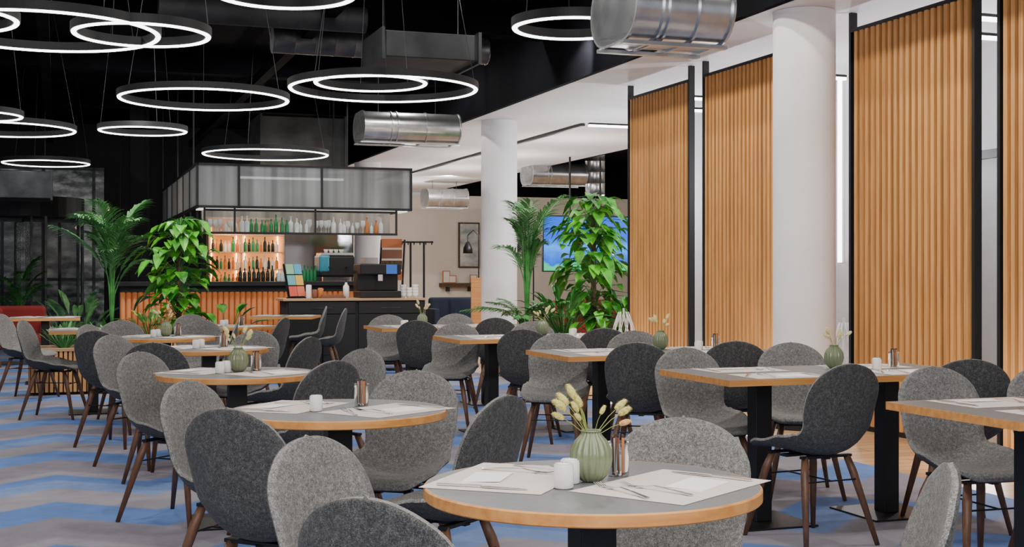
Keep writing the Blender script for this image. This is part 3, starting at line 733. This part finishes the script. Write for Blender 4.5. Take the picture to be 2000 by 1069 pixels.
t=thing('back_bar','warm lit wooden back bar shelving behind the counter','shelving',W(0,0,0),TH)
x0,x1,x2,x3=Bat(404,AB),Bat(466,AB),Bat(550,AB),Bat(690,AB)
MB().box(x0-.1,x3,AB,AB+.1,0,2.9).build('back_board',M['blackmat'],t)
MB().box(x0,x1,AB-.02,AB,1.0,2.15).build('lit_panel',base('wood_glow_emit',(.6,.24,.07),.6,0,(1,.34,.08),.7),t)  # warm lamp glow put into the wood as emission
MB().box(x1+.04,x2,AB-.02,AB,1.0,2.1).build('shelf_back',base('wood_glow_emit_light',(.7,.32,.11),.6,0,(1,.45,.14),.75),t)  # shelf light put into the back board as emission
for i,zz in enumerate((1.02,1.30,1.58,1.86)): MB().box(x0,x2,AB-.28,AB-.02,zz,zz+.02).build('shelf',M['oaktop'],t)
for xx in (x0,x1,x2-.02): MB().box(xx,xx+.025,AB-.26,AB-.02,1.0,2.12).build('divider',M['oaktop'],t)
for xx in (x0+.06,x1-.05,x1+.08,x2-.08): MB().box(xx,xx+.015,AB-.05,AB-.03,1.05,2.0).build('light_strip',M['warmled'],t)
MB().box(x2+.05,x3-.02,AB-.02,AB,1.3,2.1).build('mirror',base('mirror',(.3,.3,.31),.08,1),t)
MB().box(x0,x3,AB-.45,AB-.0,.0,.95).build('base_cabinet',M['blackmat'],t)
MB().box(x0-.05,x2,AB-.3,AB,2.12,2.15).build('top_shelf',M['oaktop'],t)
def bottle(mat,slim=1):
    o=MB(); s=slim
    o.lathe([(0,0),(.036*s,0),(.038*s,.01),(.038*s,.17),(.03*s,.2),(.014,.225),(.013,.285),(.015,.287),(.015,.3),(0,.3)],14)
    return tag(o.build('bottle',M[mat],smooth=True),'x','bottle')
BT={'bgreen':bottle('bgreen'),'bclear':bottle('bclear',1.1),'bamber':bottle('bamber'),'bdark':bottle('bdark')}; bu=set()
gw=MB().lathe([(0,0),(.034,0),(.034,.003),(.005,.008),(.004,.08),(.02,.095),(.036,.13),(.034,.175),(.030,.20),(.028,.20),(.032,.17),(.033,.13),(.01,.1),(0,.098)],16).build('wine_glass',M['glassw'],smooth=True); tag(gw,'x','glass'); BT['glass']=gw
CN={'bgreen':'green glass bottle','bclear':'clear glass bottle','bamber':'amber glass bottle','bdark':'dark glass bottle','glass':'clear stemmed glass'}
def putb(kind,b,a,z,where,group,sc=1):
    o=BT[kind]
    if kind in bu: o=o.copy(); col.objects.link(o)
    bu.add(kind); o.location=W(b,a,z); o.scale=(sc,sc,sc*random.uniform(.85,1.08)); o['label']='%s %s'%(CN[kind],where); o['group']=group
for i in range(36):
    b=b0+.2+i*(b1-b0-.5)/36
    kd=random.choice(['bgreen','bgreen','bclear']) if 6<i<16 else random.choice(['bclear','glass','glass','glass','bamber' if i>30 else 'bclear'])
    putb(kd,b,AF+random.choice([.13,.22,.28]),zs+.007,'on the hanging rack below the canopy','bottles and glasses on the hanging rack',random.uniform(.55,.85) if kd!='glass' else .95)
for zz in (1.041,1.321,1.601,1.881):
    for i in range(17):
        b=x0+.06+i*(x2-x0-.12)/17
        if zz>1.8 and (i%3==0): continue
        putb(random.choice(['bamber','bclear','bdark','bamber','bgreen']),b+.02,AB-.15,zz,'on the lit back bar shelves','bottles on the back bar shelves',random.uniform(.6,.76))
for i in range(8): putb('bdark',Bat(470+i*9,18.3),18.35,1.141,'standing on the bar counter','bottles on the bar counter',.7)
for i in range(4): putb('bgreen',Bat(597+i*7,18.3),18.4,1.141,'standing on the bar counter, beside the espresso machine','bottles beside the espresso machine',.75)
for i in range(4): putb('bclear',Bat(546+i*7,18.3),18.4,1.141,'on the bar counter behind the leaflet rack','clear bottles behind the leaflets',.65)
t=thing('espresso_machine','blue and black espresso machine on the bar counter','coffee machine',W(Bat(655,18.3),18.35,1.141),TH)
MB().box(-.25,.25,-.2,.2,.06,.36).build('body',M['black'],t,bevel=.03)
MB().box(-.255,-.1,-.205,.205,.12,.37).build('side_panel',base('machine_blue',(.05,.30,.42),.3,.3),t,bevel=.03)
MB().box(-.2,.2,-.2,-.1,0,.06).build('drip_tray',M['steel'],t)
MB().box(-.23,.23,-.18,.18,.37,.40).build('cup_warmer',M['steel'],t)
for i in (-1,1): MB().path([(i*.12,-.22,.2),(i*.12,-.34,.19)],.014,8).build('portafilter',M['black'],t)
for i in range(4): 
    tag(MB().lathe([(.02,0),(.035,.05),(.032,.05),(.018,.004)],14).build('cup',M['ceramic'],smooth=True,loc=W(Bat(638+i*10,18.3),18.35,1.543)),'white cup on top of the espresso machine','cup','cups on the espresso machine')
AC=16.3; c0,c1=Bat(553,AC),Bat(832,AC)
t=thing('coffee_counter','black coffee station counter with a wooden top','counter',W((c0+c1)/2,AC,0),TH); hw=(c1-c0)/2
MB().box(-hw,hw,0,.6,.905,.935).build('counter_top',M['oaktop'],t,bevel=.003)
MB().box(-hw+.05,hw-.02,.04,.58,.08,.905).build('body',M['blackmat'],t)
for i in range(2):
    xa=-hw+.07+i*(hw-.03); w=hw-.07
    dw=MB().box(xa,xa+w,.02,.04,.74,.89).build('drawer',M['black'],t,bevel=.003)
    MB().box(xa,xa+w/2-.01,.02,.04,.1,.73).build('door_panel',M['black'],t,bevel=.003); MB().box(xa+w/2+.01,xa+w,.02,.04,.1,.73).build('door_panel',M['black'],t,bevel=.003)
    MB().box(xa+w*.35,xa+w*.65,.005,.02,.81,.816).build('handle',M['galvd'],dw)
zc=.9355
t=thing('coffee_machine','black automatic coffee machine with lit screen on the counter','coffee machine',W(Bat(737,AC+.3),AC+.3,zc),TH)
MB().box(-.27,.27,-.2,.22,0,.09).build('base',M['black'],t,bevel=.01); MB().box(-.27,.27,-.02,.22,.09,.36).build('body',M['black'],t,bevel=.01)
MB().box(-.27,.27,-.2,.22,.30,.44).build('head',M['black'],t,bevel=.015); MB().box(-.2,-.02,-.14,.1,.44,.52).build('bean_hopper',M['smoke'],t,bevel=.01)
MB().box(.07,.21,-.212,-.2,.31,.43).build('screen',base('machine_screen',(0,0,0),.3,0,(.05,.16,.6),.9),t); MB().box(-.03,.03,-.17,-.08,.22,.30).build('spout',M['steel'],t)
def leafrack():
    t=thing('leaflet_rack','rack of colourful leaflets at the left end of the coffee counter','leaflet rack',W(Bat(580,AC+.25),AC+.25,zc),TH+.5)
    Mx=Matrix.Rotation(math.radians(-14),4,'X')
    MB().box(-.13,.13,0,.02,0,.45,Mx).build('back',M['black'],t)
    cs=[(.7,.12,.08),(.75,.2,.12),(.15,.45,.5),(.8,.5,.1),(.3,.55,.35),(.1,.4,.6)]
    for i in range(6):
        r,c=divmod(i,2); MB().box(-.12+c*.125,-.005+c*.125,-.03,-.015,.02+r*.145,.15+r*.145,Mx).build('leaflet',base('leaflet_%d'%i,cs[i],.6),t)
    MB().box(-.13,.13,-.1,.05,0,.012).build('foot',M['black'],t)
leafrack()
for i,(px,h) in enumerate(((603,.16),(615,.10),(626,.12))):
    tag(MB().lathe([(.03,0),(.036,.01),(.036,h),(.03,h+.01),(0,h+.012)],14).build('canister',M[('ceramic','stick','bamber')[i]],smooth=True,loc=W(Bat(px,AC+.2),AC+.2,zc)),('white','brown','amber')[i]+' canister on the coffee counter beside the leaflets','canister')
t=thing('pump_bottle','white pump dispenser left of the black coffee machine','dispenser',W(Bat(676,AC+.2),AC+.2,zc)); MB().lathe([(0,0),(.04,0),(.04,.15),(.015,.18),(.015,.2),(0,.2)],16).build('body',M['ceramic'],t,smooth=True); MB().path([(0,0,.2),(0,0,.24),(-.05,0,.24)],.007,6).build('pump',M['black'],t)
for j,px in enumerate((787,799,811)):
    for i in range(4-j%2):
        tag(MB().lathe([(.028,0),(.043,.055),(.040,.055),(.025,.004)],16).build('cup',M['ceramic'],smooth=True,loc=W(Bat(px,AC+.3),AC+.3,zc+i*.038)),'stacked white cup right of the coffee machine','cup','cup stacks on the coffee counter')
tag(MB().box(-.16,.16,-.1,.1,0,.02).box(-.14,.14,-.08,.08,.02,.04).build('tray',M['stick'],loc=W(Bat(648,AC+.2),AC+.2,zc),rz=TH),'low brown tray on the coffee counter','tray')
x,y=D(815,19.5); t=thing('coat_stand','tall black coat stand with hooks right of the coffee machine','coat stand',(x,y,0))
for q in (-.1,.1): MB().path([(q,0,0),(q,0,1.72)],.016,8).build('pole',M['black'],t)
h_=MB().path([(-.24,0,1.72),(.24,0,1.72)],.014,8)
for i in range(6): h_.path([(-.22+i*.088,-.01,1.7),(-.22+i*.088,-.07,1.68),(-.22+i*.088,-.09,1.73)],.008,5)
h_.build('hook_rail',M['black'],t); MB().box(-.2,.2,-.2,.2,0,.02).build('base',M['black'],t)
x,y=D(768,19.2); t=thing('magazine_rack','leaning brown magazine rack behind the coffee machine','rack',(x,y,0),.1)
for q in (-.17,.17): MB().path([(q-.09,0,0),(q+.0,.1,1.75)],.018,6).build('rail',M['black'],t)
for i in range(4): MB().box(-.17,.13,0,.06,1.15+i*.16,1.28+i*.16).build('magazine',M[('brick','bark','stick','brick')[i]],t)
t=thing('picture_frame','framed landscape picture on the cream wall left of the column','picture',W(Bat(917,32.9),32.93,1.25+57/F*33.5),TH)
MB().box(-.29,.29,0,.04,-.6,.6).build('frame',M['bark'],t); MB().box(-.25,.25,-.01,0,-.56,.56).build('print',noisy('landscape',(.22,.25,.27),(.6,.62,.6),2,.6,0,(1,1,2)),t)
t=thing('wall_shelf','dark wall shelf below the framed picture','shelf',W(Bat(897,32.8),32.7,.9),TH); MB().box(-.5,.5,0,.28,0,.1).build('board',M['bark'],t)
for q in (-.3,.3): MB().box(q-.02,q+.02,.02,.28,-.12,0).build('bracket',M['black'],t)
for i,(px,h) in enumerate(((872,.32),(884,.2),(925,.22))): 
    t=thing('photo_frame',('tall small frame leaning at the left of the wall shelf','short small frame in the middle of the wall shelf','small frame at the right of the wall shelf')[i],'picture',W(Bat(px,32.8),32.8,1.001),TH)
    MB().box(-.1,.1,0,.02,0,h).build('frame',M['brick'],t); MB().box(-.08,.08,-.005,0,.02,h-.02).build('print',M['cream'],t)
for px,dd,lab,dx in ((935,24,'black floor lamp with a small spot head left of the farther column',-.2),(1042,22,'black floor lamp with a small spot head right of the farther column',-.2)):
    x,y=D(px,dd); t=thing('floor_lamp',lab,'lamp',(x,y,0)); MB().path([(0,0,.02),(0,0,1.95),(dx*.5,0,2.05),(dx,0,1.95),(dx,0,1.83)],.012,8).build('pole',M['black'],t); MB().lathe([(.16,0),(.16,.02)],24).build('base',M['black'],t)
    sh=MB().lathe([(.09,1.62),(.085,1.72),(.03,1.83),(.0,1.84)],20,(dx,0,0)).build('lamp_shade',M['black'],t,smooth=True); MB().lathe([(.08,1.625),(.08,1.645)],20,(dx,0,0)).build('bulb_disc',M['ledbar'],sh)
TA=22; bb0,bb1=Bat(1060,TA),Bat(1228,TA)
t=thing('television','wide hanging television showing a blue and green picture','television',W((bb0+bb1)/2,TA,1.3),TH); hw=(bb1-bb0)/2
MB().box(-hw,hw,0,.06,-.02,1.0).build('casing',M['black'],t,bevel=.008); MB().box(-hw+.02,hw-.02,-.006,0,.0,.98).build('screen',M['tv'],t)
for q in (-.3,.3): MB().path([(q,.05,.9),(q,.05,2.07)],.02,8).build('ceiling_mount',M['black'],t)
def armchair(x,y,rz,mat,label,name='armchair',cat='armchair',w=.7):
    t=thing(name,label,cat,(x,y,0),rz)
    MB().box(-w/2,w/2,-.3,.3,.22,.42).build('seat',mat,t,bevel=.05,seg=4); MB().box(-w/2,w/2,.2,.36,.3,.80).build('backrest',mat,t,bevel=.06,seg=4)
    for q in (-1,1): MB().box(q*w/2-.06,q*w/2+.06,-.3,.34,.24,.60).build('armrest',mat,t,bevel=.045,seg=4)
    for qx in (-1,1):
        for qy in (-.24,.28): MB().path([(qx*(w/2-.08),qy,.23),(qx*(w/2-.02),qy*1.1,0)],[.018,.012],8).build('leg',M['walnut'],t)
x,y=D(35,17.9); armchair(x,y,.3,M['red'],'dark red armchair at the left edge, right one')
x,y=D(-70,17.2); armchair(x,y,-.4,M['red'],'dark red armchair mostly beyond the left edge')
x,y=D(900,24.6); armchair(x,y,TH,M['navy'],'dark navy sofa below the wall shelf',name='sofa',cat='sofa',w=1.1)
x,y=D(935,21.5); t=thing('wooden_high_chair','orange wooden high backed chair left of the farther column','chair',(x,y,0),.2)
MB().box(-.1,.1,.15,.18,.4,1.18).build('backrest',M['oak'],t); MB().box(-.17,.17,-.18,.18,.42,.45).build('seat',M['oak'],t)
for qx in (-.14,.14):
    for qy in (-.15,.16): MB().box(qx-.015,qx+.015,qy-.015,qy+.015,0,.42).build('leg',M['oak'],t)
x,y=D(1170,22.5); armchair(x,y,TH,M['red'],'dark red sofa behind the right plants',name='sofa',cat='sofa',w=1.5)
def lantern(x,y,r,h,label):
    t=thing('wire_lantern',label,'lantern',(x,y,0)); mb=MB()
    for i in range(10):
        for sgn in (-1,1):
            pts=[]
            for j in range(15):
                f=j/14; a=2*PI*i/10+sgn*f*1.6; rr=r*math.sin(PI*(.22+.70*f))**.75; pts.append((rr*math.cos(a),rr*math.sin(a),.04+h*f))
            mb.path(pts,.0045,5)
    mb.build('wire_cage',M['white'],t,smooth=True); MB().lathe([(r*.6,0),(r*.6,.04)],20).build('base',M['white'],t)
    MB().path([(0,0,.04+h),(0,0,.08+h)],.012,6).build('top_loop',M['white'],t)
x,y=D(1648,10.9); lantern(x,y,.11,.80,'white wire lantern on the floor right of the thick column')
x,y=D(1218,13.9); lantern(x,y,.15,.80,'white wire lantern on the floor left of the far slatted screen')
x,y=D(45,23.5); t=thing('revolving_door','dark glazed revolving door at the far left','revolving door',(x,y,0))
MB().lathe([(1.05,2.25),(1.05,2.6),(0,2.6)],40).build('drum_canopy',M['black'],t,smooth=False)
for k in range(4):
    a=k*PI/2+.5; Mx=Matrix.Rotation(a,4,'Z'); wg=MB().box(.03,.98,-.01,.01,.08,2.2,Mx).build('door_wing',M['smoke'],t)
    MB().box(.93,.98,-.02,.02,.02,2.25,Mx).box(.03,.98,-.02,.02,.02,.1,Mx).box(.03,.98,-.02,.02,2.18,2.25,Mx).build('wing_frame',M['galvd'],wg)
for k in range(6):
    a=k*PI/3+.2; MB().path([(1.02*math.cos(a),1.02*math.sin(a),0),(1.02*math.cos(a),1.02*math.sin(a),2.25)],.03,6).build('post',M['galvd'],t)
for px,py,dd in ((210,408,26),(150,445,26.5),(105,408,27),(235,462,26)):
    x,y=D(px,dd); t=thing('globe_lamp','small warm globe lamp before the dark glazing, '+{210:'topmost',150:'middle',105:'leftmost',235:'lowest'}[px],'lamp',(x,y,CH+(534.5-py)/F*dd))
    MB().lathe([(0,-.05),(.035,-.035),(.05,0),(.035,.035),(0,.05)],12).build('globe',base('globe%d'%px,(1,.7,.4),.5,0,(1,.6,.3),1.2),t,smooth=True); MB().path([(0,0,.05),(0,0,4.3-t.location.z)],.004,4).build('cord',M['black'],t)
t=thing('pillar','dark square pillar between the glazing and the bar','pillar',W(Bat(272,24.8),24.8,0),TH); MB().box(-.17,.17,-.17,.17,0,4.3).build('shaft',M['blackmat'],t); MB().box(-.19,.19,-.19,.19,0,.1).build('skirting',M['black'],t)
# ---------------------------------------------------------------- lights
def area(loc,rot,sx,sy,p,c=(1,1,1)):
    l=bpy.data.lights.new('area_light','AREA'); l.shape='RECTANGLE'; l.size=sx; l.size_y=sy; l.energy=p; l.color=c
    o=bpy.data.objects.new('area_light',l); col.objects.link(o); o.location=loc; o.rotation_euler=rot; return o
def spot(loc,target,p,ang=80,c=(1,.9,.78),r=.03,blend=.8):
    l=bpy.data.lights.new('spot_light','SPOT'); l.energy=p; l.spot_size=math.radians(ang); l.spot_blend=blend; l.color=c; l.shadow_soft_size=r
    o=bpy.data.objects.new('spot_light',l); col.objects.link(o); o.location=loc; o.rotation_euler=(Vector(target)-Vector(loc)).to_track_quat('-Z','Y').to_euler()
def point(loc,p,c=(1,.95,.9),r=.03):
    l=bpy.data.lights.new('point_light','POINT'); l.energy=p; l.color=c; l.shadow_soft_size=r
    o=bpy.data.objects.new('point_light',l); col.objects.link(o); o.location=loc
area((0.3,1.6,3.2),(math.radians(12),0,0),5,3.5,200,(1,.95,.89))
area((0,-1.5,2.6),(math.radians(76),0,0),6,2.4,190,(1,.96,.92))
for a in (5.5,8.5,11.5,14.5,17.0):
    for b in (-1.5,0.6,2.6,4.5):
        spot(W(b,a,4.25),W(b,a,0),100,225,(1,.95,.89),.04)
for a in (6.4,8.3,10.9,12.7): spot(W(4.4,a-.7,3.9),W(6.1,a,1.3),90,215,(1,.93,.80),.05)
for a in (8.4,11,13.5,16): point(W(7.2,a,2.3),60,(.92,.95,1))
for a in (6.5,9.5,12.5): point(W(5.62,a+.4,.25),14,(1,.96,.92),.1)
for a in (19,22,25,29): point(W(7.6,a,2.3),90,(1,.95,.90))
for a in (19,23,28): point(W(12,a,2.6),95,(1,.93,.84))
spot(W(8,27,3.3),W(8,33,1.5),190,120,(1,.94,.86))
spot((0.7,13.6,3.9),(0.8,15.9,1.5),270,60,(1,.98,.92))
spot((-4.0,13.4,3.9),(-4.3,15.5,1.2),300,60,(1,.98,.92))
spot((-4.3,11.6,3.9),(-4.5,13.8,.3),190,50,(1,.96,.9))
point(W(3.3,19.6,2.4),50,(1,.78,.55)); point(W(2.6,AB-.6,2.0),18,(1,.58,.26)); point(W(3.2,AF+.6,2.45),12,(1,.97,.93)); point(W(2.3,AF+2.5,2.45),10,(1,.97,.93)); point(W(2.3,AF+4.5,2.45),10,(1,.97,.93))
spot(W(3.0,14.9,4.1),W(3.4,17.5,.9),130,70)
spot(W(-3,22,4.1),W(-4,27,1.2),320,110,(.9,.95,1))
w=bpy.data.worlds.new('World'); bpy.context.scene.world=w; w.use_nodes=True; w.node_tree.nodes['Background'].inputs[0].default_value=(.86,.88,1,1); w.node_tree.nodes['Background'].inputs[1].default_value=.45
# ---------------------------------------------------------------- camera
cam=bpy.data.cameras.new('Camera'); co=bpy.data.objects.new('Camera',cam); col.objects.link(co); co.location=(0,0,CH); co.rotation_euler=(PI/2,0,0)
cam.sensor_width=36; cam.lens=F/2000*36; cam.clip_end=200; bpy.context.scene.camera=co
